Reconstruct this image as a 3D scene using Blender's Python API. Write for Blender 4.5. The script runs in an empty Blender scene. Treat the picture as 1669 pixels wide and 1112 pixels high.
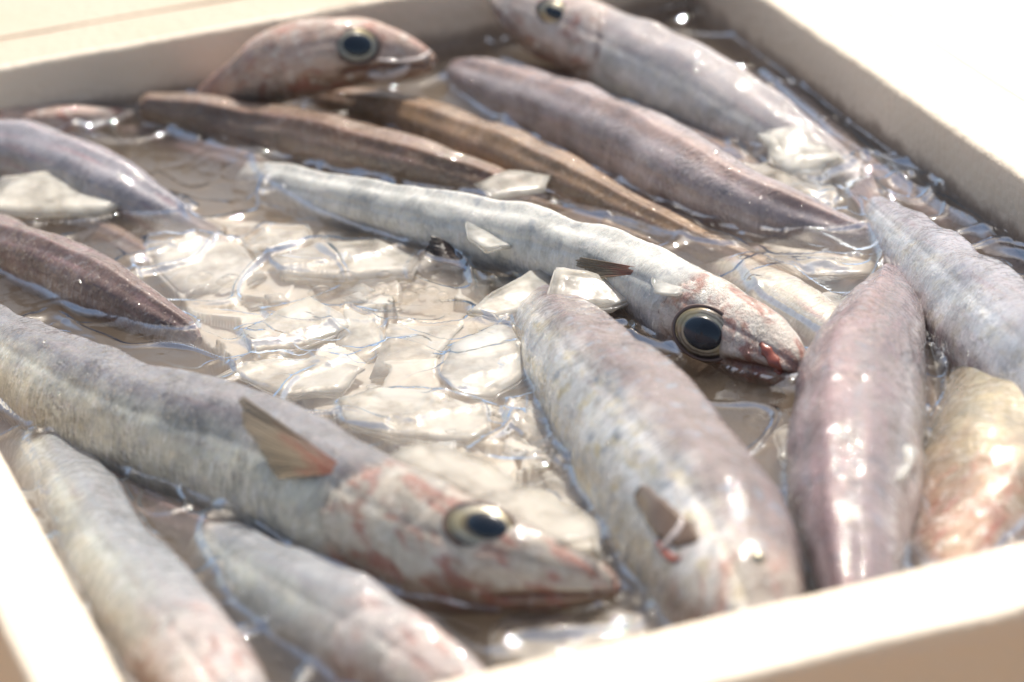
import bpy, bmesh, math, random
import numpy as np
from mathutils import Vector, Matrix, noise
from mathutils.bvhtree import BVHTree
R_ = math.radians
scene = bpy.context.scene
col = scene.collection
random.seed(7)
CM = 0.01
# ------------------------------------------------------------------ camera
F_PX, CX, CY, PW = 5534.47, 834.5, 556.0, 1669.0
WZ = 9.0                                   # height of the water surface above the table, cm
AX = Vector((18015.5, 3782.0, -F_PX)).normalized()      # box x axis seen from the camera
AY = Vector((-2196.5, 2364.0, -F_PX)).normalized()      # box y axis seen from the camera
AZ = AX.cross(AY).normalized()
AX = AY.cross(AZ).normalized()
M3 = Matrix((AX, AY, AZ))                  # camera vector -> world vector
VIEW = (M3 @ Vector((0, 0, -1))).normalized()
CAM = -VIEW * 95.0 + Vector((0, 0, WZ))
cam_data = bpy.data.cameras.new('camera'); cam = bpy.data.objects.new('camera', cam_data); col.objects.link(cam)
cam.matrix_world = Matrix.Translation(CAM * CM) @ M3.to_4x4()
cam_data.sensor_width = 36.0
cam_data.lens = F_PX / PW * 36.0
cam_data.clip_start = 0.01; cam_data.clip_end = 100
cam_data.dof.use_dof = True
cam_data.dof.focus_distance = 0.945
cam_data.dof.aperture_fstop = 9.0
scene.camera = cam
# ------------------------------------------------------------------ sky and sun
SUN_EL, SUN_AZ = 58.0, 38.0                # azimuth clockwise from +Y
world = bpy.data.worlds.new("World"); scene.world = world; world.use_nodes = True
wn = world.node_tree; wn.nodes.clear()
sky = wn.nodes.new('ShaderNodeTexSky'); sky.sky_type = 'NISHITA'; sky.sun_disc = False
sky.sun_elevation = R_(SUN_EL); sky.sun_rotation = R_(SUN_AZ); sky.dust_density = 3.0; sky.air_density = 1.0; sky.ozone_density = 0.6
tint = wn.nodes.new('ShaderNodeMix'); tint.data_type = 'RGBA'; tint.blend_type = 'MULTIPLY'; tint.inputs[0].default_value = 1.0
tint.inputs[7].default_value = (1.06, 0.985, 0.86, 1)       # the warm white balance of the photograph
bg = wn.nodes.new('ShaderNodeBackground'); bg.inputs[1].default_value = 0.11
wo = wn.nodes.new('ShaderNodeOutputWorld')
wn.links.new(sky.outputs[0], tint.inputs[6]); wn.links.new(tint.outputs[2], bg.inputs[0]); wn.links.new(bg.outputs[0], wo.inputs[0])
sd = bpy.data.lights.new('sun', 'SUN'); sd.energy = 3.7; sd.angle = R_(0.55); sd.color = (1.0, 0.955, 0.87)
sun = bpy.data.objects.new('sun', sd); col.objects.link(sun)
sv = Vector((math.sin(R_(SUN_AZ)) * math.cos(R_(SUN_EL)), math.cos(R_(SUN_AZ)) * math.cos(R_(SUN_EL)), math.sin(R_(SUN_EL))))
sun.rotation_euler = sv.to_track_quat('Z', 'Y').to_euler(); sun.location = sv * 2
vs = scene.view_settings
vs.view_transform = 'Standard'; vs.look = 'None'; vs.gamma = 1.0; vs.use_curve_mapping = False
vs.exposure = 0.5
cy = scene.cycles
cy.use_denoising = True
cy.max_bounces = 10; cy.transparent_max_bounces = 16; cy.volume_bounces = 2; cy.diffuse_bounces = 4; cy.glossy_bounces = 4
cy.caustics_reflective = False; cy.caustics_refractive = False; cy.sample_clamp_indirect = 6.0

# ------------------------------------------------------------------ helpers
def P(px, py, h=0.0):
    """point of the place (cm) at height h above the water that the photograph shows at px, py"""
    r = M3 @ Vector((px - CX, CY - py, -F_PX))
    t = (WZ + h - CAM.z) / r.z
    return CAM + r * t
def cmpx(p):                                 # cm per photograph pixel at a point
    return (p - CAM).dot(VIEW) / F_PX
ALL_SOLID = []                               # (verts, faces) in cm, for the meniscus of the water
def mesh_obj(name, verts, faces, mat, parent=None, smooth=True, origin=None, solid=False, attrs=None, uv=None):
    me = bpy.data.meshes.new(name)
    verts = [Vector(v) for v in verts]
    if origin is None:
        if parent is not None: origin = Vector(parent['_o'])
        else:
            c = sum(verts, Vector()) / len(verts)
            origin = Vector((c.x, c.y, min(v.z for v in verts)))
    if solid: ALL_SOLID.append(([v.copy() for v in verts], faces))
    me.from_pydata([(v - origin) * CM for v in verts], [], faces)
    me.update()
    if smooth: me.polygons.foreach_set('use_smooth', [True] * len(me.polygons))
    if attrs:
        for k, a in attrs.items():
            at = me.attributes.new(k, 'FLOAT', 'POINT'); at.data.foreach_set('value', a)
    if uv is not None:
        ul = me.uv_layers.new(name='UVMap')
        li = np.empty(len(me.loops), dtype=np.int32); me.loops.foreach_get('vertex_index', li)
        ul.data.foreach_set('uv', np.asarray(uv, dtype=np.float32)[li].ravel())
    me.materials.append(mat)
    o = bpy.data.objects.new(name, me); col.objects.link(o)
    o['_o'] = list(origin)
    if parent is not None: o.parent = parent
    else: o.location = origin * CM
    return o
def tag(o, label=None, cat=None, group=None, kind=None):
    if label: o['label'] = label
    if cat: o['category'] = cat
    if group: o['group'] = group
    if kind: o['kind'] = kind
    return o

# node sugar ---------------------------------------------------------
class NT:
    def __init__(s, name):
        s.m = bpy.data.materials.new(name); s.m.use_nodes = True; s.t = s.m.node_tree; s.t.nodes.clear()
        s.out = s.t.nodes.new('ShaderNodeOutputMaterial')
    def n(s, kind, ins=None, **kw):
        x = s.t.nodes.new(kind)
        for k, v in kw.items(): setattr(x, k, v)
        for k, v in (ins or {}).items(): s.set(x.inputs[k], v)
        return x
    def set(s, sock, v):
        if isinstance(v, bpy.types.NodeSocket): s.t.links.new(v, sock)
        elif isinstance(v, (tuple, list)) and len(v) == 3 and sock.type == 'RGBA': sock.default_value = (*v, 1)
        else: sock.default_value = v
    def math(s, op, a, b=0.0, c=0.0, clamp=False):
        x = s.n('ShaderNodeMath', operation=op, use_clamp=clamp); s.set(x.inputs[0], a); s.set(x.inputs[1], b); s.set(x.inputs[2], c); return x.outputs[0]
    def ramp(s, fac, stops, interp='LINEAR'):
        x = s.n('ShaderNodeValToRGB'); x.color_ramp.interpolation = interp
        while len(x.color_ramp.elements) < len(stops): x.color_ramp.elements.new(0.5)
        for e, (p, c) in zip(x.color_ramp.elements, stops):
            e.position = p; e.color = (*c, 1) if isinstance(c, (tuple, list)) else (c, c, c, 1)
        s.set(x.inputs[0], fac); return x.outputs[0]
    def mix(s, fac, a, b, blend='MIX'):
        x = s.n('ShaderNodeMix', data_type='RGBA', blend_type=blend); s.set(x.inputs[0], fac); s.set(x.inputs[6], a); s.set(x.inputs[7], b); return x.outputs[2]
    def smooth(s, v, lo, hi, a=0.0, b=1.0):
        x = s.n('ShaderNodeMapRange', interpolation_type='SMOOTHSTEP'); s.set(x.inputs[0], v)
        s.set(x.inputs[1], lo); s.set(x.inputs[2], hi); s.set(x.inputs[3], a); s.set(x.inputs[4], b); return x.outputs[0]
    def noise(s, vec, scale, detail=3.0, rough=0.5, dist=0.0):
        x = s.n('ShaderNodeTexNoise'); s.set(x.inputs['Vector'], vec); x.inputs['Scale'].default_value = scale
        x.inputs['Detail'].default_value = detail; x.inputs['Roughness'].default_value = rough; x.inputs['Distortion'].default_value = dist
        return x.outputs[0]
    def scale(s, vec, sx, sy=None, sz=None, off=(0, 0, 0)):
        x = s.n('ShaderNodeMapping'); s.set(x.inputs['Vector'], vec); x.inputs['Scale'].default_value = (sx, sy if sy is not None else sx, sz if sz is not None else sx)
        x.inputs['Location'].default_value = off; return x.outputs[0]
    def bump(s, height, dist, strength=1.0, normal=None):
        x = s.n('ShaderNodeBump'); s.set(x.inputs['Height'], height); x.inputs['Distance'].default_value = dist * CM
        x.inputs['Strength'].default_value = strength
        if normal is not None: s.set(x.inputs['Normal'], normal)
        return x.outputs[0]
    def obj_cm(s):
        return s.scale(s.n('ShaderNodeTexCoord').outputs['Object'], 100)
    def principled(s, **kw):
        x = s.n('ShaderNodeBsdfPrincipled')
        for k, v in kw.items(): s.set(x.inputs[k.replace('_', ' ')], v)
        s.t.links.new(x.outputs[0], s.out.inputs[0]); return x

# ------------------------------------------------------------------ materials
def foam_mat(name, base, dirt=0.12, bead=0.9, wetline=None):
    t = NT(name); v = t.obj_cm()
    vor = t.n('ShaderNodeTexVoronoi', {'Vector': v}, feature='F1'); vor.inputs['Scale'].default_value = 3.2
    big = t.noise(v, 0.25, 4, 0.6)
    fine = t.noise(v, 12, 3, 0.6)
    c = t.mix(t.smooth(big, 0.4, 0.75, 0, dirt), base, tuple(x * y for x, y in zip(base, (0.86, 0.76, 0.63))))
    c = t.mix(t.smooth(vor.outputs['Distance'], 0.1, 0.28, 0, 0.08), c, tuple(x * 0.8 for x in base))
    st = t.noise(t.scale(v, .8, .8, .8), 1.3, 5, 0.7)
    c = t.mix(t.smooth(st, 0.66, 0.74, 0, dirt * 2), c, (0.55, 0.42, 0.3))
    if wetline:
        zz = t.n('ShaderNodeSeparateXYZ', {0: v}).outputs[2]
        zz = t.math('ADD', zz, t.math('MULTIPLY_ADD', t.noise(v, .8, 4, .6), 1.0, -.5))
        c = t.mix(t.smooth(zz, wetline + .9, wetline + .35, 0, .75), c, (0.27, 0.20, 0.155))
    h = t.math('ADD', t.math('MULTIPLY', vor.outputs['Distance'], -bead), t.math('MULTIPLY', fine, 0.35))
    h = t.math('ADD', h, t.math('MULTIPLY', t.noise(v, 0.9, 3, .6), 1.6))
    t.principled(Base_Color=c, Roughness=0.55, Specular_IOR_Level=0.4, Normal=t.bump(h, 0.05, 0.75),
                 Subsurface_Weight=0.15, Subsurface_Radius=(0.006, 0.005, 0.004), Subsurface_Scale=1.0)
    return t.m
M_FOAM = foam_mat('white_foam', (0.84, 0.73, 0.60))
M_FOAM2 = foam_mat('neighbour_foam', (0.90, 0.87, 0.82), 0.03, .2)
M_FOAM3 = foam_mat('dimmed_foam', (0.54, 0.455, 0.36), 0.2)  # weaker light at the back put into a darker foam colour, plus random dirt

def skin(name, dorsal, flank, belly, blood=0.5, stripe=1.0, shimmer=0.6, yellow=0.3, lines=(0, 0, 0), seed=0, headc=(0.62, 0.52, 0.46), metal=.25, chev=.55, ridge=None, pink=.5):
    t = NT(name)
    v = t.n('ShaderNodeVectorMath', {0: t.obj_cm(), 1: (seed * 7.3, seed * 3.1, 0)}, operation='ADD').outputs[0]
    uvn = t.n('ShaderNodeUVMap').outputs[0]
    dv = t.n('ShaderNodeAttribute', attribute_name='dv').outputs['Fac']
    hd = t.n('ShaderNodeAttribute', attribute_name='headmask').outputs['Fac']
    cr = t.n('ShaderNodeAttribute', attribute_name='crease').outputs['Fac']
    sep = t.n('ShaderNodeSeparateXYZ', {0: uvn}); s_, w_ = sep.outputs[0], sep.outputs[1]
    nz = t.noise(v, 1.1, 4, 0.6)
    f = t.math('ADD', t.math('MULTIPLY_ADD', dv, 0.5, 0.5), t.math('MULTIPLY_ADD', nz, 0.3, -0.15))
    mid = tuple((a + b) / 2 for a, b in zip(dorsal, flank))
    c = t.ramp(f, [(0.0, belly), (0.22, belly), (0.42, flank), (0.62, flank), (0.72, mid), (0.84, dorsal), (1.0, dorsal)])
    # chevron muscle bands, fine and irregular
    wob = t.math('MULTIPLY', t.noise(v, 1.1, 4, .65), 1.5)
    ph = t.math('ADD', t.math('ADD', s_, t.math('MULTIPLY', t.math('ABSOLUTE', t.math('SUBTRACT', w_, 0.9 if chev < 1 else 0.0)), chev)), wob)
    band = t.math('MULTIPLY_ADD', t.math('SINE', t.math('MULTIPLY', ph, 2 * math.pi / 0.27)), 0.5, 0.5)
    gate = t.math('MULTIPLY', t.smooth(t.noise(v, 0.7, 3, .6), 0.42, 0.66), t.smooth(t.noise(v, 3.2, 3, .6), 0.38, 0.6, .25, 1))
    bandw = t.math('MULTIPLY', t.math('MULTIPLY', band, gate), t.math('SUBTRACT', 1.0, hd), clamp=True)
    c = t.mix(t.math('MULTIPLY', bandw, 0.68 * stripe), c, tuple(x * 0.42 for x in dorsal))
    if ridge: c = t.mix(t.math('MULTIPLY', t.smooth(t.math('ADD', dv, t.math('MULTIPLY_ADD', nz, .16, -.08)), .90, .985), t.smooth(t.noise(v, .5, 3), .3, .55, .35, .9)), c, ridge)
    # silvery flakes and shimmer elongated across the body
    fl = t.noise(t.scale(uvn, 4.6, 0.9, 1), 2.0, 5, 0.72, 0.5)
    side = t.smooth(dv, 0.75, 0.2)
    c = t.mix(t.math('MULTIPLY', t.smooth(fl, 0.48, 0.66), t.math('MULTIPLY', side, shimmer)), c, (0.90, 0.91, 0.94))
    fl2 = t.noise(t.scale(uvn, 1.1, .8, 1, (3, 5, 0)), 1.7, 4, 0.65)
    c = t.mix(t.math('MULTIPLY', t.smooth(fl2, 0.5, 0.7), 0.75 * shimmer), c, (0.25, 0.29, 0.36))
    fl3 = t.noise(t.scale(uvn, .8, 1.2, 1, (9, 2, 0)), 1.5, 4, 0.65)
    c = t.mix(t.math('MULTIPLY', t.math('MULTIPLY', t.smooth(fl3, 0.45, 0.72), side), yellow), c, (0.66, 0.56, 0.34))
    # pink lateral streaks
    pk = t.noise(t.scale(uvn, 0.25, 2.2, 1, (4, 1, 0)), 1.6, 4, 0.6)
    c = t.mix(t.math('MULTIPLY', t.smooth(pk, 0.5, 0.7), pink), c, (0.44, 0.25, 0.27))
    # speckles
    sp = t.noise(v, 16, 2, .5)
    c = t.mix(t.smooth(sp, 0.64, 0.74, 0, 0.22), c, (0.12, 0.10, 0.10))
    sp2 = t.noise(v, 9, 3, .6)
    c = t.mix(t.smooth(sp2, 0.45, 0.75, 0, 0.10), c, (0.8, 0.77, 0.72))
    # head
    hb = t.noise(t.scale(uvn, .7, 1.3, 1, (seed * 1.7, seed, 0)), 1.3, 4, 0.62, 0.5)
    c = t.mix(t.math('MULTIPLY', hd, t.smooth(t.noise(v, 1.0, 3), 0.3, 0.6, 0.35, 0.8)), c, headc)
    c = t.mix(t.math('MULTIPLY', hd, t.smooth(t.math('ADD', t.math('MULTIPLY', dv, -1), t.math('MULTIPLY_ADD', hb, 1.2, -.6)), 0.05, 0.5, 0, 0.8)), c, (0.34, 0.21, 0.14))
    c = t.mix(t.math('MULTIPLY', hd, t.smooth(hb, 0.58 - 0.14 * blood, 0.78 - 0.16 * blood, 0, 0.85)), c, (0.42, 0.17, 0.13))
    hb2 = t.noise(v, 3.2, 5, 0.7, 0.2)
    c = t.mix(t.math('MULTIPLY', hd, t.smooth(hb2, 0.55, 0.7, 0, 0.55)), c, (0.36, 0.20, 0.10))
    c = t.mix(t.math('MULTIPLY', hd, t.smooth(t.noise(v, 2.2, 5, .7), 0.52, 0.66, 0, 0.6)), c, (0.8, 0.76, 0.7))
    c = t.mix(t.smooth(cr, 0.1, 1.0, 0, 0.85), c, (0.16, 0.06, 0.04))
    c = t.mix(t.smooth(t.noise(t.scale(v, 1, 1, 1, (3, 3, 3)), .7, 5, .7, .5), .45, .62, .0, .45), c, t.mix(1.0, c, (0.42, 0.42, 0.42), 'MULTIPLY'))
    hgt = t.math('ADD', t.math('MULTIPLY', bandw, 0.3 * stripe ** 2), t.math('MULTIPLY', fl, 0.75))
    hgt = t.math('ADD', hgt, t.math('MULTIPLY', hb2, t.math('MULTIPLY_ADD', hd, 1.5, .25)))
    nb = t.bump(hgt, 0.06, 0.8)
    bl = t.noise(v, .55, 5, .7, .5)
    wet = t.math('ADD', t.math('ADD', t.noise(v, 1.7, 2, 0.45, .3), t.math('MULTIPLY', t.math('MULTIPLY', t.smooth(t.noise(v, 4.5, 1, 0.4), .54, .68), t.smooth(t.noise(v, .8, 2), .36, .48)), 1.1)), t.math('MULTIPLY', t.noise(t.scale(uvn, 1.0, 1.6, 1), 2.2, 2, .5), .7))
    nc = t.bump(wet, 0.12, 1.0)
    ro = t.smooth(fl, .4, .7, .5, .3)
    t.principled(Base_Color=c, Roughness=ro, Metallic=t.math('MULTIPLY', side, metal), Specular_IOR_Level=0.3, Normal=nb, Coat_Weight=1.0, Coat_Roughness=0.03,
                 Coat_IOR=1.5, Coat_Normal=nc, Subsurface_Weight=0.12, Subsurface_Radius=(0.006, 0.003, 0.002), Subsurface_Scale=0.6)
    return t.m

LAV, SIL, CRM = (0.30, 0.26, 0.29), (0.56, 0.55, 0.53), (0.68, 0.64, 0.56)
SK_A = skin('skin_grey_striped', (0.22, 0.21, 0.225), (0.62, 0.62, 0.54), (0.70, 0.66, 0.55), 0.85, 1.0, 0.55, 0.25, seed=1, pink=.12, headc=(0.66, 0.58, 0.48))
SK_B = skin('skin_white_silver', (0.74, 0.73, 0.68), (0.76, 0.76, 0.72), (0.38, 0.40, 0.46), 1.0, 0.4, 0.7, 0.2, seed=2, pink=.08, headc=(0.74, 0.64, 0.56))
SK_C = skin('skin_bright_flank', (0.24, 0.185, 0.185), (0.76, 0.75, 0.74), (0.58, 0.55, 0.46), 0.7, 0.7, 1.25, 1.0, 0.35, seed=3, pink=.15, headc=(0.55, 0.48, 0.40), metal=.5)
SK_D = skin('skin_purple_back', (0.29, 0.225, 0.24), (0.40, 0.35, 0.36), (0.50, 0.47, 0.45), 0.35, 1.4, 0.6, 0.1, seed=4, chev=1.1, metal=.05, ridge=(0.34, 0.23, 0.24), pink=.3)
SK_E = skin('skin_blue_silver', (0.36, 0.35, 0.40), (0.72, 0.74, 0.78), (0.45, 0.33, 0.35), 0.3, 1.1, 0.8, 0.45, seed=5, pink=.2, metal=.5)
SK_F = skin('skin_yellow_red', (0.42, 0.36, 0.26), (0.34, 0.28, 0.17), (0.34, 0.27, 0.18), 1.0, 0.6, 0.3, 0.3, seed=6, headc=(0.42, 0.25, 0.18), pink=.1)
SK_G = skin('skin_pink_brown_back', (0.38, 0.325, 0.335), (0.50, 0.445, 0.45), (0.54, 0.51, 0.50), 0.6, 1.0, 0.35, 0.2, seed=7, pink=.2, metal=.05, chev=.9, ridge=(0.42, 0.30, 0.27))
SK_H = skin('skin_dark_brown_back', (0.24, 0.16, 0.11), (0.34, 0.235, 0.16), (0.48, 0.42, 0.38), 0.6, 0.6, 0.2, 0.25, seed=8, pink=.2, ridge=(0.20, 0.11, 0.07))
SK_I = skin('skin_amber_brown', (0.30, 0.19, 0.11), (0.42, 0.25, 0.13), (0.40, 0.30, 0.24), 0.9, 0.5, 0.15, 0.5, seed=9, pink=.2)
SK_J = skin('skin_pale_far', (0.42, 0.38, 0.39), (0.60, 0.58, 0.55), (0.55, 0.54, 0.47), 0.45, 0.5, 0.5, 0.25, seed=10, pink=.2, headc=(0.62, 0.5, 0.45))
SK_K = skin('skin_red_headed', (0.42, 0.26, 0.22), (0.50, 0.40, 0.33), (0.60, 0.52, 0.42), 0.65, 0.3, 0.3, 0.2, pink=.2, seed=11, headc=(0.66, 0.50, 0.42))
SK_L = skin('skin_lavender_gold', (0.38, 0.36, 0.40), (0.50, 0.48, 0.46), (0.60, 0.56, 0.44), 0.3, 0.9, 0.4, 0.5, seed=12)
SK_M = skin('skin_plum_back', (0.21, 0.14, 0.125), (0.32, 0.225, 0.19), (0.45, 0.42, 0.42), 0.5, 0.6, 0.3, 0.05, seed=13, pink=.3)
SK_N = skin('skin_green_silver', (0.30, 0.31, 0.33), (0.52, 0.54, 0.49), (0.60, 0.58, 0.50), 0.55, 0.6, 0.6, 0.3, seed=14, pink=.12, headc=(0.68, 0.56, 0.52))
SK_W = skin('skin_pale_belly', (0.52, 0.46, 0.38), (0.60, 0.55, 0.46), (0.64, 0.60, 0.52), 0.3, 0.3, 0.2, 0.35, seed=15)

def fin_mat(name, colr, blood):
    t = NT(name); uvn = t.n('ShaderNodeUVMap').outputs[0]
    sep = t.n('ShaderNodeSeparateXYZ', {0: uvn})
    ray = t.math('MULTIPLY_ADD', t.math('SINE', t.math('MULTIPLY', t.math('ADD', sep.outputs[0], t.math('MULTIPLY', t.noise(uvn, 2.5, 3), 0.12)), 120.0)), 0.5, 0.5)
    c = t.mix(t.math('MULTIPLY', ray, 0.35), colr, tuple(x * 0.35 for x in colr))
    nz = t.noise(uvn, 3.0, 4, .7)
    b = t.math('MULTIPLY', t.smooth(t.math('ADD', sep.outputs[1], t.math('MULTIPLY', t.math('SUBTRACT', nz, .5), 1.6)), 0.7, 0.0), blood)
    c = t.mix(b, c, (0.36, 0.10, 0.06))
    h = t.math('ADD', ray, nz)
    pr = t.n('ShaderNodeBsdfPrincipled', {'Base Color': c, 'Roughness': 0.35, 'Coat Weight': 1.0, 'Coat Roughness': 0.08, 'Normal': t.bump(h, 0.04, 0.8),
             'Alpha': t.smooth(t.math('ADD', sep.outputs[1], t.math('MULTIPLY', ray, -.25)), 0.2, 1.1, 0.9, 0.45)})
    tr = t.n('ShaderNodeBsdfTranslucent', {'Color': c}); mx = t.n('ShaderNodeMixShader', {0: 0.2, 1: pr.outputs[0], 2: tr.outputs[0]})
    t.t.links.new(mx.outputs[0], t.out.inputs[0]); return t.m
FIN_BROWN = fin_mat('fin_brown', (0.38, 0.30, 0.20), 0.85)
FIN_DARK = fin_mat('fin_dark', (0.10, 0.07, 0.06), 0.15)
FIN_PINK = fin_mat('fin_pink', (0.48, 0.36, 0.36), 0.35)
FIN_PALE = fin_mat('fin_pale', (0.58, 0.52, 0.45), 0.1)

def iris_mat():
    t = NT('iris_silver_gold'); r = t.n('ShaderNodeAttribute', attribute_name='rad').outputs['Fac']
    v = t.obj_cm(); nz = t.noise(v, 3.0, 4, .7)
    f = t.math('ADD', r, t.math('MULTIPLY_ADD', nz, 0.16, -0.08))
    c = t.ramp(f, [(0.0, (0.02, 0.02, 0.02)), (0.44, (0.16, 0.12, 0.08)), (0.64, (0.56, 0.52, 0.38)), (0.70, (0.48, 0.45, 0.36)), (0.75, (0.14, 0.12, 0.09)),
                   (0.82, (0.34, 0.32, 0.28)), (0.88, (0.06, 0.05, 0.04)), (0.97, (0.03, 0.02, 0.02)), (1.0, (0.02, 0.015, 0.015))])
    c = t.mix(t.smooth(t.noise(v, 1.6, 3), .5, .62, 0, .45), c, (0.5, 0.4, 0.18))
    t.principled(Base_Color=c, Roughness=0.3, Metallic=0.45, Coat_Weight=1.0, Coat_Roughness=0.02, Normal=t.bump(nz, .03, .6))
    return t.m
M_IRIS = iris_mat()
def simple(name, c, rough=.4, **kw):
    t = NT(name); v = t.obj_cm(); n = t.noise(v, 4, 4, .6)
    cc = t.mix(t.smooth(n, .4, .7, 0, .4), c, tuple(x * .7 for x in c))
    t.principled(Base_Color=cc, Roughness=rough, Normal=t.bump(n, .02, .5), **kw); return t.m
def pupil_mat():
    t = NT('pupil_navy'); v = t.obj_cm()
    c = t.mix(t.smooth(t.noise(v, 1.5, 2), .4, .7), (0.006, 0.012, 0.022), (0.02, 0.035, 0.055))
    t.principled(Base_Color=c, Roughness=.25, Coat_Weight=1.0, Coat_Roughness=.015, Coat_IOR=1.4); return t.m
M_PUPIL = pupil_mat()
M_LID = simple('eyelid_skin', (0.16, 0.10, 0.08), .3, Coat_Weight=1.0, Coat_Roughness=.05)
M_LIP = simple('pale_lip', (0.66, 0.58, 0.56), .3, Coat_Weight=1.0, Coat_Roughness=.05)
M_FINFLAT = simple('folded_brown_fin', (0.15, 0.095, 0.06), .35, Coat_Weight=1.0, Coat_Roughness=.06)
M_GUT = simple('red_flesh', (0.33, 0.09, 0.06), .3, Coat_Weight=1.0, Coat_Roughness=.05)

def ice_mat(name, c1, c2, alpha=(0.62, 0.92)):
    t = NT(name); v = t.obj_cm()
    n1 = t.noise(v, 1.2, 4, .6); n2 = t.noise(v, 6, 5, .7, .4); n3 = t.noise(v, 1.3, 3, .5)
    c = t.mix(t.smooth(n1, .3, .7), c1, c2)
    c = t.mix(t.smooth(n2, .58, .72, 0, .2), c, (0.72, 0.70, 0.66))
    h = t.math('ADD', t.math('MULTIPLY', n2, .12), t.math('MULTIPLY', n3, 1.0))
    t.principled(Base_Color=c, Roughness=.38, IOR=1.31, Normal=t.bump(h, .06, .6), Alpha=t.smooth(n3, .3, .65, alpha[0], alpha[1]),
                 Coat_Weight=1.0, Coat_Roughness=.06, Coat_IOR=1.32, Coat_Normal=t.bump(t.math('ADD', n3, t.math('MULTIPLY', n2, .12)), .06, .7),
                 Subsurface_Weight=.3, Subsurface_Radius=(.008, .006, .004), Subsurface_Scale=1.0)
    return t.m
M_ICE = ice_mat('milky_ice', (0.58, 0.54, 0.47), (0.68, 0.64, 0.57), (.3, .75))
M_ICE2 = ice_mat('grey_ice', (0.46, 0.42, 0.36), (0.58, 0.53, 0.46), (.3, .7))
M_ICE3 = ice_mat('white_ice', (0.66, 0.63, 0.57), (0.75, 0.72, 0.66), (.4, .8))
M_ICE4 = ice_mat('packed_ice', (0.60, 0.55, 0.47), (0.70, 0.65, 0.57), (.88, 1.0))


def water_mat():
    t = NT('murky_water'); v = t.obj_cm()
    b = t.bump(t.math('ADD', t.noise(v, 1.6, 3, .5), t.math('MULTIPLY', t.noise(v, 5, 2), .15)), .05, .6)
    fr = t.n('ShaderNodeFresnel', {'IOR': 1.42, 'Normal': b})
    back = t.n('ShaderNodeNewGeometry').outputs['Backfacing']
    fac = t.math('MULTIPLY', t.math('MAXIMUM', fr.outputs[0], t.smooth(fr.outputs[0], .15, .34, .08, .95)), t.math('SUBTRACT', 1.0, back))
    nz_ = t.n('ShaderNodeSeparateXYZ', {0: t.n('ShaderNodeNewGeometry').outputs['Normal']}).outputs[2]
    fac = t.math('ADD', fac, t.math('MULTIPLY', t.smooth(nz_, .965, .82, 0, .42), t.math('SUBTRACT', 1.0, back)), clamp=True)
    tr = t.n('ShaderNodeBsdfTransparent', {'Color': (1, 1, 1)})
    gl = t.n('ShaderNodeBsdfGlossy', {'Color': (.80, .89, 1), 'Roughness': 0.02, 'Normal': b})
    mx = t.n('ShaderNodeMixShader', {0: fac, 1: tr.outputs[0], 2: gl.outputs[0]})
    t.t.links.new(mx.outputs[0], t.out.inputs[0])
    vol = t.n('ShaderNodeVolumePrincipled'); vol.inputs['Color'].default_value = (0.56, 0.465, 0.37, 1)
    vol.inputs['Density'].default_value = 36.0; vol.inputs['Anisotropy'].default_value = 0.2
    t.t.links.new(vol.outputs[0], t.out.inputs['Volume'])
    return t.m
M_WATER = water_mat()
def bubble_mat():
    t = NT('bubble_film')
    lw = t.n('ShaderNodeLayerWeight'); lw.inputs[0].default_value = .25
    tr = t.n('ShaderNodeBsdfTransparent'); gl = t.n('ShaderNodeBsdfGlossy', {'Roughness': .03})
    mx = t.n('ShaderNodeMixShader', {0: t.math('MULTIPLY_ADD', lw.outputs['Fresnel'], .9, .03, clamp=True), 1: tr.outputs[0], 2: gl.outputs[0]})
    t.t.links.new(mx.outputs[0], t.out.inputs[0]); return t.m
M_BUB = bubble_mat()

# ------------------------------------------------------------------ the table and the boxes
XL, XR, YF, YB, RIM = -15.41, 15.17, -21.02, 23.09, 2.5
t_ = NT('table_top'); v_ = t_.obj_cm()
t_.principled(Base_Color=t_.mix(t_.noise(v_, .2, 4), (.36, .23, .12), (.44, .29, .16)), Roughness=.5)
ground = mesh_obj('table_surface', [(-150, -150, 0), (150, -150, 0), (150, 200, 0), (-150, 200, 0)], [(0, 1, 2, 3)], t_.m, smooth=False)
tag(ground, kind='structure')

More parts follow.
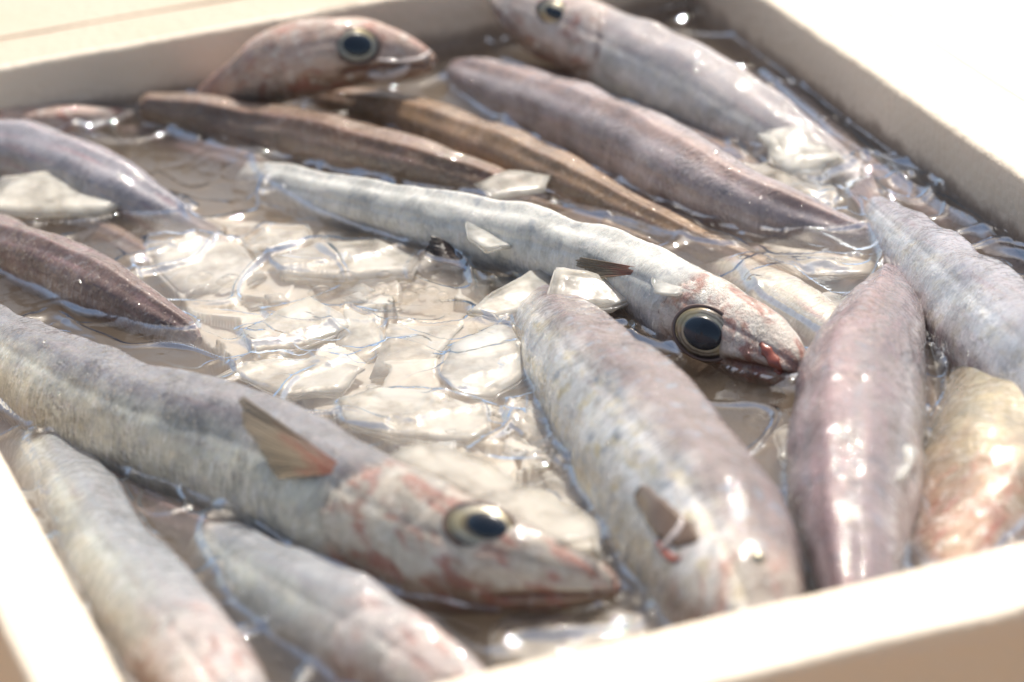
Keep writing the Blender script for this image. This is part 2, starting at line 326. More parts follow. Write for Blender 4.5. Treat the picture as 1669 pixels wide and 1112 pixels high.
def wobble(v, amp, sc=0.35, seed=0):
    n = noise.noise_vector(Vector((v.x * sc, v.y * sc, v.z * sc + seed)))
    n2 = noise.noise_vector(Vector((v.x * 2.2, v.y * 2.2, v.z * 2.2 + seed)))
    return v + n * amp + n2 * amp * .3
def ring_box(name, inner, outer, ztop, zfloor, mat, step=.5, draft=.35, parent=None, seed=0):
    """open foam box: outer shell, rounded rim, inner walls with draft, floor"""
    (x0, x1, y0, y1), (X0, X1, Y0, Y1) = inner, outer
    nx, ny = int((x1 - x0) / step), int((y1 - y0) / step)
    def loop(a0, a1, b0, b1, z):
        pts = []
        for i in range(nx): pts.append((a0 + (a1 - a0) * i / nx, b0, z))
        for i in range(ny): pts.append((a1, b0 + (b1 - b0) * i / ny, z))
        for i in range(nx): pts.append((a1 - (a1 - a0) * i / nx, b1, z))
        for i in range(ny): pts.append((a0, b1 - (b1 - b0) * i / ny, z))
        return pts
    L = []
    def add(f, g, z):     # f: blend of outer->inner, g: extra inset
        L.append(loop(X0 + (x0 - X0) * f + g, X1 + (x1 - X1) * f - g, Y0 + (y0 - Y0) * f + g, Y1 + (y1 - Y1) * f - g, z))
    add(0, .3, 0); add(0, .05, .25)
    for k in range(1, 16): add(0, 0, ztop * k / 16.0)
    add(0, 0, ztop - .22); add(0, .05, ztop - .07); add(0, .2, ztop)
    for k in range(1, 6): add(k / 6.0, .2 * (1 - k / 3.0) if k < 6 else 0, ztop)
    add(1, -.2, ztop); add(1, -.06, ztop - .06); add(1, 0, ztop - .2)
    for k in range(1, 17):
        z = ztop - .2 - (ztop - .2 - zfloor) * k / 16.0
        add(1, draft * k / 16.0, z)
    vs_, fs = [], []
    n = len(L[0])
    for l in L:
        for p in l:
            vs_.append(wobble(Vector(p), .05, seed=seed))
    for i in range(len(L) - 1):
        for j in range(n):
            a, b = i * n + j, i * n + (j + 1) % n
            fs.append((a, b, b + n, a + n))
    fs.append(tuple(range(n - 1, -1, -1)))
    last = (len(L) - 1) * n
    fs.append(tuple(range(last, last + n)))
    return mesh_obj(name, vs_, fs, mat, parent=parent, origin=Vector(((x0 + x1) / 2, (y0 + y1) / 2, 0)))
M_WET = foam_mat('wet_foam', (0.84, 0.73, 0.60), .12, .9, wetline=WZ + .2)
box = ring_box('fish_box', (XL, XR, YF, YB), (XL - 1.95, XR + 2.9, YF - 2.8, YB + 2.9), WZ + RIM, 1.5, M_FOAM)
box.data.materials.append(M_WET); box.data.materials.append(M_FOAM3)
for pg in box.data.polygons:
    cx_, cy_ = pg.center.x / CM + (XL + XR) / 2, pg.center.y / CM + (YF + YB) / 2
    if XL - .15 < cx_ < XR + .15 and YF - .15 < cy_ < YB + .15: pg.material_index = 1
    elif cy_ > YB: pg.material_index = 2  # back rim: its dimmer light is painted in as darker foam
tag(box, 'open white foam box holding the whole catch of fish in icy water', 'foam box')
def closed_box(name, x0, x1, y0, y1, z1, mat, seed):
    bm = bmesh.new()
    bmesh.ops.create_cube(bm, size=1)
    for v in bm.verts: v.co = Vector(((x0 + x1) / 2 + v.co.x * (x1 - x0), (y0 + y1) / 2 + v.co.y * (y1 - y0), z1 / 2 + v.co.z * z1))
    bmesh.ops.bevel(bm, geom=bm.edges[:], offset=.08, segments=3, affect='EDGES')
    vs_ = [v.co.copy() for v in bm.verts]; fs = [tuple(v.index for v in f.verts) for f in bm.faces]; bm.free()
    return mesh_obj(name, vs_, fs, mat, smooth=False)
nb = closed_box('closed_foam_box', XR + 2.92, XR + 44, -26, 34, WZ + RIM - .02, M_FOAM2, 3)
tag(nb, 'closed bright white foam box standing right of the open fish box', 'foam box')
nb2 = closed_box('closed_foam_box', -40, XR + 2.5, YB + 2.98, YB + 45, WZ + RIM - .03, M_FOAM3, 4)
tag(nb2, 'closed cream foam box standing behind the back rim of the open box', 'foam box')

# ------------------------------------------------------------------ fish
def catmull(pts, n):
    A = np.array(pts, dtype=float); A = np.vstack([2 * A[0] - A[1], A, 2 * A[-1] - A[-2]])
    m = len(pts) - 1; out = []
    for i in range(n):
        t = i / (n - 1) * m; k = min(int(t), m - 1); f = t - k
        p0, p1, p2, p3 = A[k:k + 4]
        out.append(.5 * ((2 * p1) + (-p0 + p2) * f + (2 * p0 - 5 * p1 + 4 * p2 - p3) * f * f + (-p0 + 3 * p1 - 3 * p2 + p3) * f ** 3))
    return np.array(out)
FISH = {}
def fish(key, label, pts, theta, up, mat, name='blue_whiting', rings=150, seg=72, k=.8, head=0.0, mouth=None, gill=True, tail_taper=True, group='fish lying in the ice water of the foam box', lump=.085, soft=.12):
    """pts: (px, py, height of the spine above the water, half width in px), the head last.
    theta: 0 shows the flank, 90 the back; up: the side of the picture the back is on."""
    C3 = []
    for (x, y, h, r) in pts:
        h += .2 * min(1, max(0, (h + .1) * 3)); p = P(x, y, h); C3.append((*p, r * cmpx(p)))
    for q in C3:
        if q[0] + q[3] > XR - .2 or q[1] + q[3] > YB - .3 or q[1] - q[3] < YF - .2: print('NEARWALL', key, [round(v, 1) for v in q])
    A = catmull(C3, rings); A[:, 3] = np.maximum(A[:, 3], .05)
    c = A[:, :3]; r = A[:, 3].copy()
    T = np.gradient(c, axis=0); ds = np.linalg.norm(T, axis=1); T /= ds[:, None]
    s_len = np.concatenate([[0], np.cumsum(np.linalg.norm(np.diff(c, axis=0), axis=1))])
    s_sn = s_len[-1] - s_len            # distance from the snout
    V = np.array(CAM)[None] - c; V /= np.linalg.norm(V, axis=1)[:, None]
    S = np.cross(T, V); S /= np.linalg.norm(S, axis=1)[:, None]
    upw = np.array(M3 @ Vector((up[0], up[1], 0)))
    sg = np.sign((S @ upw).mean()); S *= sg
    N = np.cross(S, T); N /= np.linalg.norm(N, axis=1)[:, None]
    N *= np.sign((N * V).sum(1))[:, None]
    th = np.interp(np.linspace(0, 1, rings), np.linspace(0, 1, len(theta)), theta) if isinstance(theta, (list, tuple)) else np.full(rings, theta)
    th = np.radians(th)
    D = np.cos(th)[:, None] * S + np.sin(th)[:, None] * N
    L = np.cos(th)[:, None] * N - np.sin(th)[:, None] * S
    a = r / np.sqrt(np.cos(th) ** 2 + (k * np.sin(th)) ** 2); b = a * k
    verts, dvs, hm, crs, uv = [], [], [], [], []
    hl = head
    seed = sum(map(ord, key)) * 1.7
    for i in range(rings):
        ci = Vector(c[i]); Di = Vector(D[i]); Li = Vector(L[i]); s = s_sn[i]
        for j in range(seg):
            ph = -math.pi + 2 * math.pi * j / seg
            cp, sp = math.cos(ph), math.sin(ph)
            # body section: rounded back, fuller flank, narrower belly
            rr = 1.0 - .06 * max(0, -cp) ** 3
            d = Di * (a[i] * cp * (1.0 if cp > 0 else .98)) + Li * (b[i] * sp * rr)
            nrm = (Di * (cp / max(a[i], .01)) + Li * (sp / max(b[i], .01))).normalized()
            disp = 0; cr = 0
            q = ci + d
            disp += lump * noise.noise(Vector((q.x * .55 + seed, q.y * .55, q.z * .55))) * 2 * min(1, a[i])
            disp += .012 * noise.noise(Vector((q.x * 2.5 + seed, q.y * 2.5, q.z * 2.5))) * min(1, a[i])
            # lateral line
            disp -= .03 * math.exp(-((abs(ph) - 1.15) / .07) ** 2) * min(1, a[i])
            bodyk = 1 if hl <= 0 else min(1, max(0, (s - hl) / 1.5))
            disp += (.05 * math.exp(-(ph / .13) ** 2) + .05 * math.exp(-((math.pi - abs(ph)) / .15) ** 2) - .05 * math.exp(-((abs(ph) - .38) / .2) ** 2)) * min(1, a[i]) * bodyk
            disp += .035 * noise.noise(Vector((s * .9 + seed, ph * 1.5, 5.0))) * min(1, a[i])
            if hl > 0:
                sg_ = hl * (1.0 - .16 * (cp - .05) ** 2 * (1 if cp > 0 else 2.2)) + .05 * noise.noise(Vector((ph * 2, seed, 0)))
                x = s - sg_
                if gill and abs(sp) > .1:
                    g = min(1, (abs(sp) - .1) * 3)
                    if x > 0: disp -= .20 * g * math.exp(-x / .4); cr = max(cr, g * .85 * math.exp(-(x / .09) ** 2))
                    else: cr = max(cr, g * .85 * math.exp(-(x / .03) ** 2))
                    x2 = s - hl * .68 * (1 - .10 * (cp + .2) ** 2)
                    disp -= .05 * g * math.exp(-(x2 / .10) ** 2); cr = max(cr, .25 * g * math.exp(-(x2 / .08) ** 2))
                if mouth and abs(sp) > .02:
                    ml, mphi = mouth
                    if s < ml * 1.15:
                        pm = mphi + .32 * (s / ml) ** 1.2
                        wdt = .10 + .04 * min(1, s / ml)
                        fade = min(1, max(0, (ml * 1.1 - s) / .3))
                        g = math.exp(-((abs(ph) - pm) / wdt) ** 2) * fade
                        disp -= .16 * g * min(1, a[i] * 1.4); cr = max(cr, g)
                        gl = math.exp(-((abs(ph) - pm + .30) / .14) ** 2) * fade     # lip
                        disp += .05 * gl * min(1, a[i] * 1.4)
            p = q + nrm * disp
            verts.append(p); dvs.append(cp); crs.append(cr)
            hm.append(0 if hl <= 0 else 1 / (1 + math.exp(min(30, (s - hl * (1.0 - .1 * cp * cp)) / soft))))
            uv.append((s, abs(ph) * a[i]))
    faces = []
    for i in range(rings - 1):
        for j in range(seg):
            p0, p1 = i * seg + j, i * seg + (j + 1) % seg
            faces.append((p0, p1, p1 + seg, p0 + seg))
    faces.append(tuple(range(seg))); e = (rings - 1) * seg; faces.append(tuple(range(e + seg - 1, e - 1, -1)))
    # outward faces
    v0, v1, v2 = verts[faces[0][0]], verts[faces[0][1]], verts[faces[0][2]]
    if (v1 - v0).cross(v2 - v1).dot(v0 - Vector(c[0])) < 0: faces = [tuple(reversed(f)) for f in faces]
    mid = Vector(c[rings // 2]); org = Vector((mid.x, mid.y, mid.z - a[rings // 2]))
    o = mesh_obj(name, verts, faces, mat, origin=org, solid=True, attrs={'dv': dvs, 'headmask': hm, 'crease': crs}, uv=uv)
    tag(o, label, 'fish', group)
    bvh = BVHTree.FromPolygons(verts, faces)
    FISH[key] = dict(o=o, bvh=bvh, c=c, D=D, T=T, L=L, a=a)
    return o
def hit(key, px, py):
    r = (M3 @ Vector((px - CX, CY - py, -F_PX))).normalized()
    loc, nrm, _, _ = FISH[key]['bvh'].ray_cast(CAM, r)
    if loc is None:
        loc, nrm, _, _ = FISH[key]['bvh'].find_nearest(P(px, py, .5))
    if nrm.dot(CAM - loc) < 0: nrm = -nrm
    return loc, nrm
def dome(name, c, ex, ey, ez, rx, ry, hgt, mat, parent, r0=0.0, rings=14, seg=40, attr=True, back=.25):
    vs_, fs, rad = [], [], []
    for i in range(rings + 1):
        q = r0 + (1 - r0) * i / rings
        z = hgt * math.sqrt(max(0, 1 - q * q)) - (back * hgt if q > .99 else 0)
        for j in range(seg):
            an = 2 * math.pi * j / seg
            vs_.append(c + ex * (rx * q * math.cos(an)) + ey * (ry * q * math.sin(an)) + ez * z); rad.append(q)
    # skirt into the head
    for j in range(seg):
        an = 2 * math.pi * j / seg
        vs_.append(c + ex * (rx * math.cos(an)) + ey * (ry * math.sin(an)) - ez * (hgt * .8 + .1 + rx * .5)); rad.append(1)
    for i in range(rings + 1):
        for j in range(seg):
            a_, b_ = i * seg + j, i * seg + (j + 1) % seg
            fs.append((a_, b_, b_ + seg, a_ + seg))
    if r0 == 0: pass
    fs.append(tuple(range(seg)))
    return mesh_obj(name, vs_, fs, mat, parent=parent, attrs={'rad': rad})
def tube_ring(name, c, ex, ey, ez, rx, ry, tr, mat, parent, seg=48, zoff=0.0, flat=.6):
    vs_, fs = [], []; m = 10
    for j in range(seg):
        an = 2 * math.pi * j / seg; d = ex * (math.cos(an)) + ey * (math.sin(an))
        w = tr * (1 + .3 * noise.noise(Vector((math.cos(an) * 1.5, math.sin(an) * 1.5, c.x))))
        for q in range(m):
            bn = 2 * math.pi * q / m
            vs_.append(c + ex * ((rx + w * math.cos(bn)) * math.cos(an)) + ey * ((ry + w * math.cos(bn)) * math.sin(an)) + ez * (zoff + w * flat * math.sin(bn)))
    for j in range(seg):
        for q in range(m):
            a_, b_ = j * m + q, j * m + (q + 1) % m; c_, d_ = ((j + 1) % seg) * m + q, ((j + 1) % seg) * m + (q + 1) % m
            fs.append((a_, b_, d_, c_))
    return mesh_obj(name, vs_, fs, mat, parent=parent)
def eye(key, px, py, rad_px, squash=.85, pup=.5, pup_off=(0, 0), sink=.35, face=.35):
    loc, nrm = hit(key, px, py); f = FISH[key]
    i = int(np.argmin(np.linalg.norm(f['c'] - np.array(loc), axis=1)))
    T = Vector(f['T'][i]); ez = (nrm * (1 - face) + (CAM - loc).normalized() * face).normalized(); ex = (T - ez * T.dot(ez)).normalized(); ey = ez.cross(ex)
    r = rad_px * cmpx(loc); par = f['o']
    c = loc - ez * (r * .12) + ez * (r * .8 * max(0, face - .35))
    e = dome('eye', c, ex, ey, ez, r, r * squash, r * sink, M_IRIS, par)
    tube_ring('eyelid', c, ex, ey, ez, r * 1.02, r * squash * 1.02, r * .07, M_LID, e)
    # parts of the eye sit one level deeper
    pc = c + ex * (pup_off[0] * r) + ey * (pup_off[1] * r) + ez * (r * sink * .80)
    dome('pupil', pc, ex, ey, ez, r * pup, r * pup * squash, r * .16, M_PUPIL, e)
    return e
def fin(key, base, tip, mat, name='pectoral_fin', nu=22, nv=18, ragged=.12, curl=.15):
    """base, tip: lists of (px, py, height) from one end of the root / free edge to the other"""
    def at(q):
        if len(q) == 4:
            l, n = hit(key, q[0], q[1]); return tuple(l + n * q[2])
        return tuple(P(*q))
    B = catmull([at(q) for q in base], nu); Tp = catmull([at(q) for q in tip], nu)
    vs_, uv, fs = [], [], []
    nrm = Vector(B[0] - B[-1]).cross(Vector(Tp[nu // 2] - B[nu // 2])).normalized()
    for side in (1, -1):
        for i in range(nu):
            u = i / (nu - 1); rg = 1 - ragged * (random.random() if side == 1 else 0)
            for j in range(nv):
                w = j / (nv - 1)
                p = Vector(B[i]).lerp(Vector(Tp[i]), w * (1 - ragged * .8 * (noise.noise(Vector((u * 9, 3.3, B[0][0]))) + .5)))
                p += nrm * (curl * math.sin(w * 2.4) + .035 * math.sin(u * 40) * w * .5 + side * (.035 * (1 - w) + .008))
                vs_.append(p); uv.append((u, w))
    n1 = nu * nv
    for sd_ in (0, 1):
        for i in range(nu - 1):
            for j in range(nv - 1):
                a_ = sd_ * n1 + i * nv + j; q = (a_, a_ + nv, a_ + nv + 1, a_ + 1)
                fs.append(q if sd_ == 0 else tuple(reversed(q)))
    edge = [i * nv + nv - 1 for i in range(nu)]
    for a_, b_ in zip(edge[:-1], edge[1:]): fs.append((a_, b_, b_ + n1, a_ + n1))
    for row in (0, nu - 1):
        for j in range(nv - 1):
            a_ = row * nv + j; fs.append((a_, a_ + 1, a_ + 1 + n1, a_ + n1))
    o = mesh_obj(name, vs_, fs, mat, parent=FISH[key]['o'], uv=uv)
    ALL_SOLID.append(([Vector(v) for v in vs_], fs))
    return o
def ribbon(key, name, pts, w_px, mat, rise=.05):
    """thin fleshy strip lying on a fish: lip, torn skin, wound"""
    A = catmull([(*pt, 0) for pt in pts], 26); vs_, fs = [], []; m = 8
    loc = [hit(key, p[0], p[1]) for p in A]
    for i in range(26):
        p, n = loc[i]; t = (loc[min(i + 1, 25)][0] - loc[max(i - 1, 0)][0]).normalized(); sd_ = n.cross(t).normalized()
        w = w_px * cmpx(p) * (math.sin(math.pi * min(1, (i + 1.5) / 26.5)) ** .5) * (.8 + .4 * noise.noise(Vector((i * .3, pts[0][0], 0))))
        for q in range(m):
            an = 2 * math.pi * q / m
            vs_.append(p + sd_ * (w * math.cos(an)) + n * (rise * .8 * math.sin(an) + rise * .2))
    for i in range(25):
        for q in range(m):
            a_, b_ = i * m + q, i * m + (q + 1) % m
            fs.append((a_, b_, b_ + m, a_ + m))
    fs.append(tuple(range(m))); fs.append(tuple(range(25 * m, 26 * m)))
    return mesh_obj(name, vs_, fs, mat, parent=FISH[key]['o'])

UP = (0, 1); RT = (1, .45)
fish('A', 'big grey-striped fish in the front left, its brown fin raised behind a pink blotched head',
     [(-210, 500, -.2, 60), (-100, 545, .0, 72), (0, 592, .2, 84), (100, 645, .4, 97), (200, 690, .5, 106), (300, 723, .6, 113), (400, 757, .6, 116), (500, 799, .75, 116), (600, 847, .8, 113), (700, 890, .85, 106),
      (790, 915, .85, 90), (860, 930, .8, 72), (920, 942, .7, 54), (968, 951, .5, 36), (998, 958, .4, 20), (1008, 961, .4, 8)],
     [8, 12, 16, 16, 14, 10], UP, SK_A, rings=260, seg=120, k=.72, head=7.6, mouth=(2.6, 1.85))
fish('B', 'long white silvery fish across the middle with a wide open eye and bloody snout',
     [(330, 300, -1.3, 26), (400, 300, -.75, 34), (480, 312, -.05, 42), (560, 330, .3, 46), (660, 352, .5, 50), (760, 374, .6, 55), (860, 398, .7, 60), (960, 428, .75, 64), (1050, 466, .75, 68),
      (1130, 510, .7, 71), (1195, 546, .6, 66), (1245, 573, .5, 58), (1284, 594, .4, 42), (1308, 606, .3, 22), (1315, 609, .3, 9)],
     [30, 28, 25, 20, 12], (.3, 1), SK_B, rings=240, seg=110, k=.8, head=4.9, mouth=(2.2, 1.75))
fish('C', 'thick silver fish lying head down at the front rim, brown fin on its flank',
     [(850, 470, -1.6, 50), (888, 520, -.6, 66), (935, 585, .3, 90), (990, 655, .6, 112), (1045, 728, .7, 128), (1100, 805, .7, 140), (1145, 875, .6, 146), (1180, 940, .45, 138), (1210, 1005, .3, 116),
      (1232, 1065, .1, 84), (1248, 1115, 0, 48), (1256, 1145, -.1, 14)],
     [34, 28, 22, 18, 18, 20], RT, SK_C, rings=220, seg=110, k=.85, head=3.6, gill=False, soft=.5)
fish('D', 'purple-backed fish seen from above, right of the silver fish by the front rim',
     [(1462, 415, -.7, 12), (1458, 450, -.2, 24), (1446, 505, .25, 54), (1424, 565, .5, 84), (1404, 640, .6, 107), (1396, 715, .6, 112), (1392, 790, .6, 106), (1392, 860, .5, 94), (1396, 930, .3, 78), (1400, 1000, .1, 60), (1402, 1060, 0, 30)],
     68, (-1, .2), SK_D, rings=180, seg=96, k=.85)
fish('E', 'blue-silver fish along the right wall, tail towards the torn pink skin',
     [(1385, 300, -.6, 10), (1415, 335, -.1, 22), (1455, 378, .2, 42), (1505, 430, .45, 64), (1565, 492, .6, 86), (1640, 565, .7, 104), (1730, 645, .7, 115), (1830, 730, .6, 112), (1930, 815, .4, 88), (2000, 880, .2, 56), (2040, 915, .1, 14)],
     [20, 15, 10], (1, 1), SK_E, rings=180, seg=96, k=.75)
fish('F', 'yellowish fish with a red gutted head in the lower right corner',
     [(1700, 540, -1.2, 90), (1660, 620, -.8, 110), (1635, 710, -.3, 120), (1610, 800, -.2, 122), (1580, 870, -.3, 104), (1560, 930, -.3, 80), (1548, 985, -.4, 40)],
     25, RT, SK_F, rings=120, seg=80, k=.8, head=4.6, lump=.14, soft=.6)
fish('G', 'pinkish brown-backed fish slanting from the top centre to the right, glints on its shoulder',
     [(738, 120, .2, 14), (752, 126, .3, 32), (785, 140, .3, 46), (850, 166, .35, 58), (940, 202, .5, 66), (1040, 250, .5, 71), (1140, 302, .45, 68), (1240, 348, .2, 58), (1340, 380, -.05, 44), (1430, 400, -.3, 28), (1480, 408, -.5, 16)],
     [50, 48, 45, 40], UP, SK_G, rings=180, seg=90, k=.85)
fish('H', 'dark brown wet fish left of centre in the back, a row of glints along it',
     [(228, 174, .6, 12), (240, 175, .55, 24), (275, 181, .5, 31), (330, 192, .4, 37), (420, 212, .3, 46), (520, 234, .4, 50), (620, 258, .4, 50), (720, 284, .3, 45), (810, 312, .05, 38), (900, 345, -.3, 30)],
     [60, 58, 52], UP, SK_H, rings=150, seg=80, k=.9)
fish('I', 'narrow amber brown fish squeezed between the dark brown fish and the pinkish one',
     [(485, 154, .3, 8), (540, 164, .25, 22), (640, 188, .2, 35), (740, 222, .3, 44), (840, 262, .35, 48), (930, 302, .3, 45), (1030, 350, .15, 37), (1120, 392, .0, 30), (1210, 428, -.2, 24), (1290, 460, -.5, 16)],
     [55, 55, 50], UP, SK_I, rings=150, seg=80, k=.9)
fish('J', 'pale blurred fish along the back right wall with its head in the top corner',
     [(1440, 350, -.8, 30), (1360, 290, -.3, 52), (1270, 232, .1, 68), (1170, 175, .35, 76), (1070, 122, .8, 76), (980, 78, 1.2, 68), (905, 42, 1.5, 60), (850, 18, 1.7, 46), (820, 4, 1.8, 26), (808, -2, 1.8, 10)],
     [25, 20, 15], UP, SK_J, rings=150, seg=80, k=.8, head=6.0, mouth=(2.0, 1.8))
fish('K', 'reddish fish head with a dark blue eye poking out below the back wall',
     [(350, 172, .1, 38), (405, 142, 1.1, 52), (455, 112, 1.9, 61), (515, 91, 2.3, 64), (575, 86, 2.3, 60), (625, 92, 2.1, 48), (670, 98, 2.0, 34), (698, 101, 1.9, 20), (706, 102, 1.9, 9)],
     [15, 10, 8], UP, SK_K, rings=130, seg=90, k=.75, head=7.5, mouth=(3.0, 1.7))
fish('L', 'lavender and gold fish at the left edge under a slab of ice',
     [(-150, 262, .2, 50), (-70, 256, .3, 60), (10, 258, .35, 66), (90, 280, .4, 67), (165, 308, .3, 62), (235, 342, .05, 48), (300, 372, -.3, 34), (360, 395, -.7, 22)],
     [40, 35, 30], UP, SK_L, rings=140, seg=80, k=.85)
fish('M', 'plum brown fish at the left edge above the big grey-striped fish',
     [(-130, 365, .1, 40), (-60, 385, .25, 46), (20, 410, .35, 52), (110, 447, .4, 53), (190, 487, .3, 48), (255, 522, .15, 38), (300, 546, .0, 28), (322, 560, -.1, 12)],
     [55, 50, 45], UP, SK_M, rings=140, seg=80, k=.85)
fish('N', 'greenish silver fish with a pink head in the front left corner beside the left rim',
     [(20, 650, -1.3, 50), (70, 740, -.8, 66), (120, 830, -.4, 78), (175, 915, -.1, 88), (235, 995, .15, 98), (295, 1070, .3, 104), (345, 1140, .3, 94), (385, 1200, .2, 66), (410, 1245, .1, 30)],
     [25, 20, 15], (1, .8), SK_N, rings=140, seg=80, k=.8, head=5.0, gill=True, soft=.7)
fish('O', 'pale speckled fish in the front between the pink-headed fish and the front rim',
     [(310, 860, -1.0, 34), (360, 905, -.4, 54), (420, 950, .0, 74), (500, 1000, .25, 90), (590, 1050, .35, 96), (680, 1100, .3, 88), (760, 1150, .2, 66), (820, 1190, .1, 30)],
     [20, 15, 12], UP, SK_N, rings=140, seg=80, k=.8, head=4.8, soft=.7)
fish('Q', 'thin dark fish sunk in the water beneath the dark brown fish',
     [(190, 216, -.1, 10), (250, 232, -.4, 24), (330, 262, -.45, 34), (420, 292, -.55, 40), (520, 325, -1.0, 36)],
     40, UP, SK_M, rings=90, seg=60, k=.85)
fish('R', 'reddish fish sunk in murky water in the far left corner',
     [(-120, 222, .2, 30), (-40, 216, .2, 34), (40, 210, .2, 32), (110, 202, .2, 30), (170, 196, .15, 22), (215, 190, .1, 10)],
     10, UP, SK_K, rings=90, seg=60, k=.8, head=9.0)
fish('W', 'pale yellow fish belly showing behind the snout of the long white fish',
     [(1150, 420, -.7, 30), (1220, 462, -.35, 42), (1290, 505, -.15, 50), (1350, 545, -.1, 46), (1410, 590, -.4, 34)],
     -30, UP, SK_W, rings=90, seg=60, k=.85)
fish('V', 'pale slender fish half sunk left of the purple-backed fish tail',
     [(1180, 400, -.6, 14), (1250, 420, -.3, 22), (1330, 436, -.2, 26), (1400, 442, -.35, 22), (1460, 446, -.7, 14)],
     -20, UP, SK_W, rings=80, seg=60, k=.8)
fish('X', 'brown fish sunk deep between the white fish snout and the silver fish',
     [(1100, 560, -2.0, 50), (1180, 640, -1.7, 60), (1240, 720, -1.7, 64), (1280, 800, -1.9, 60), (1310, 880, -2.2, 50)],
     50, UP, SK_H, rings=80, seg=60, k=.8)

fish('S1', 'dark fish sunk in the gap between the amber fish and the long white fish', [(640, 300, -.9, 20), (740, 318, -.5, 30), (860, 345, -.4, 34), (980, 385, -.4, 34), (1090, 425, -.5, 28), (1180, 460, -.9, 18)], 50, UP, SK_I, rings=80, seg=50, k=.85)
fish('S2', 'dim brown fish sunk between the pale fish and the blue-silver fish', [(1290, 430, -1.2, 30), (1380, 470, -1.0, 40), (1470, 560, -1.0, 46), (1520, 660, -1.1, 46), (1545, 760, -1.4, 36)], 50, RT, SK_H, rings=80, seg=50, k=.85)
fish('S3', 'dark fish sunk in the narrow gap below the belly of the grey-striped fish', [(-40, 680, -1.1, 30), (80, 750, -.7, 38), (220, 830, -.6, 44), (360, 890, -.6, 42), (500, 950, -.7, 38), (650, 1000, -.9, 30), (780, 1040, -1.3, 18)], 55, UP, SK_M, rings=80, seg=50, k=.85)
fish('S4', 'dim fish sunk between the pinkish fish and the pale blurred fish', [(800, 118, -.3, 16), (900, 135, -.1, 26), (1010, 180, -.3, 36), (1120, 240, -.4, 38), (1230, 300, -.5, 34), (1330, 350, -.9, 22)], 50, UP, SK_H, rings=80, seg=50, k=.85)
fish('S5', 'murky fish sunk against the right wall above the blue-silver fish', [(1250, 130, .0, 14), (1330, 200, -.1, 24), (1420, 290, -.3, 32), (1520, 360, -.4, 36), (1640, 440, -.5, 36), (1760, 530, -.6, 30)], 40, RT, SK_M, rings=80, seg=50, k=.85)
fish('S6', 'brownish fish sunk below the lavender fish, left of the open ice', [(20, 355, -.8, 26), (100, 370, -.5, 34), (200, 410, -.5, 34), (290, 470, -.7, 30), (350, 520, -1.1, 16)], 50, UP, SK_H, rings=80, seg=50, k=.85)
eye('A', 782, 858, 62, squash=.66, pup=.58, pup_off=(.2, .05), sink=.24)
eye('B', 1150, 543, 52, squash=.80, pup=.66, pup_off=(.0, .0), sink=.3, face=.75)
eye('J', 905, 22, 34, squash=.6, pup=.55)
eye('K', 582, 74, 37, squash=.8, pup=.68, sink=.25)
eye('C', 1236, 912, 17, squash=.7, pup=.45)
# fins
fin('A', [(556, 757, -.05, 0), (553, 765, -.05, 0), (546, 772, -.05, 0)], [(400, 668, .75, 0), (408, 690, .6, 0), (432, 738, .4, 0), (462, 788, .2, 0)], FIN_BROWN, curl=.08)
fin('B', [(745, 408, .5), (755, 420, .4), (760, 440, .25)], [(700, 388, .9), (690, 412, .5), (680, 428, .15)], FIN_DARK, name='pelvic_fin')
fin('B', [(1034, 434, -.04, 0), (1032, 442, -.04, 0), (1028, 448, -.04, 0)], [(950, 418, .15, 0), (945, 432, .15, 0), (975, 455, .12, 0)], FIN_BROWN, curl=.04)
fin('D', [(1472, 425, -.2), (1460, 428, .0), (1446, 425, -.2)], [(1490, 385, .5), (1465, 400, .3), (1445, 392, .4)], FIN_PALE, name='tail_fin')
fin('E', [(1440, 345, .1), (1425, 352, .2), (1412, 360, .1)], [(1420, 285, .6), (1395, 300, .4), (1380, 320, .3)], FIN_PINK, name='tail_fin')
fin('Q', [(215, 215, -.2), (205, 224, -.2), (212, 236, -.2)], [(180, 196, .35), (178, 212, .2), (192, 240, .05)], FIN_DARK, name='tail_fin')
fin('K', [(470, 120, .4), (465, 135, .3), (470, 150, .2)], [(385, 112, .6), (380, 130, .4), (395, 150, .2)], FIN_PALE)
ribbon('K', 'upper_lip', [(612, 97), (650, 100), (685, 96), (702, 82)], 5, M_LIP, .08)
ribbon('K', 'lower_jaw', [(598, 120), (625, 124), (650, 118), (668, 108)], 13, M_LIP, .16)
ribbon('B', 'bloody_cheek', [(1240, 560), (1255, 580), (1268, 600), (1272, 612)], 12, M_GUT, .06)
ribbon('C', 'pectoral_fin', [(1040, 800), (1066, 830), (1092, 858), (1118, 872), (1140, 880)], 34, M_FINFLAT, .05)
ribbon('C', 'torn_skin', [(1080, 895), (1096, 878), (1108, 862), (1114, 846)], 10, M_LIP, .10)
ribbon('C', 'open_wound', [(1072, 884), (1084, 902), (1098, 912), (1112, 908)], 9, M_GUT, .06)

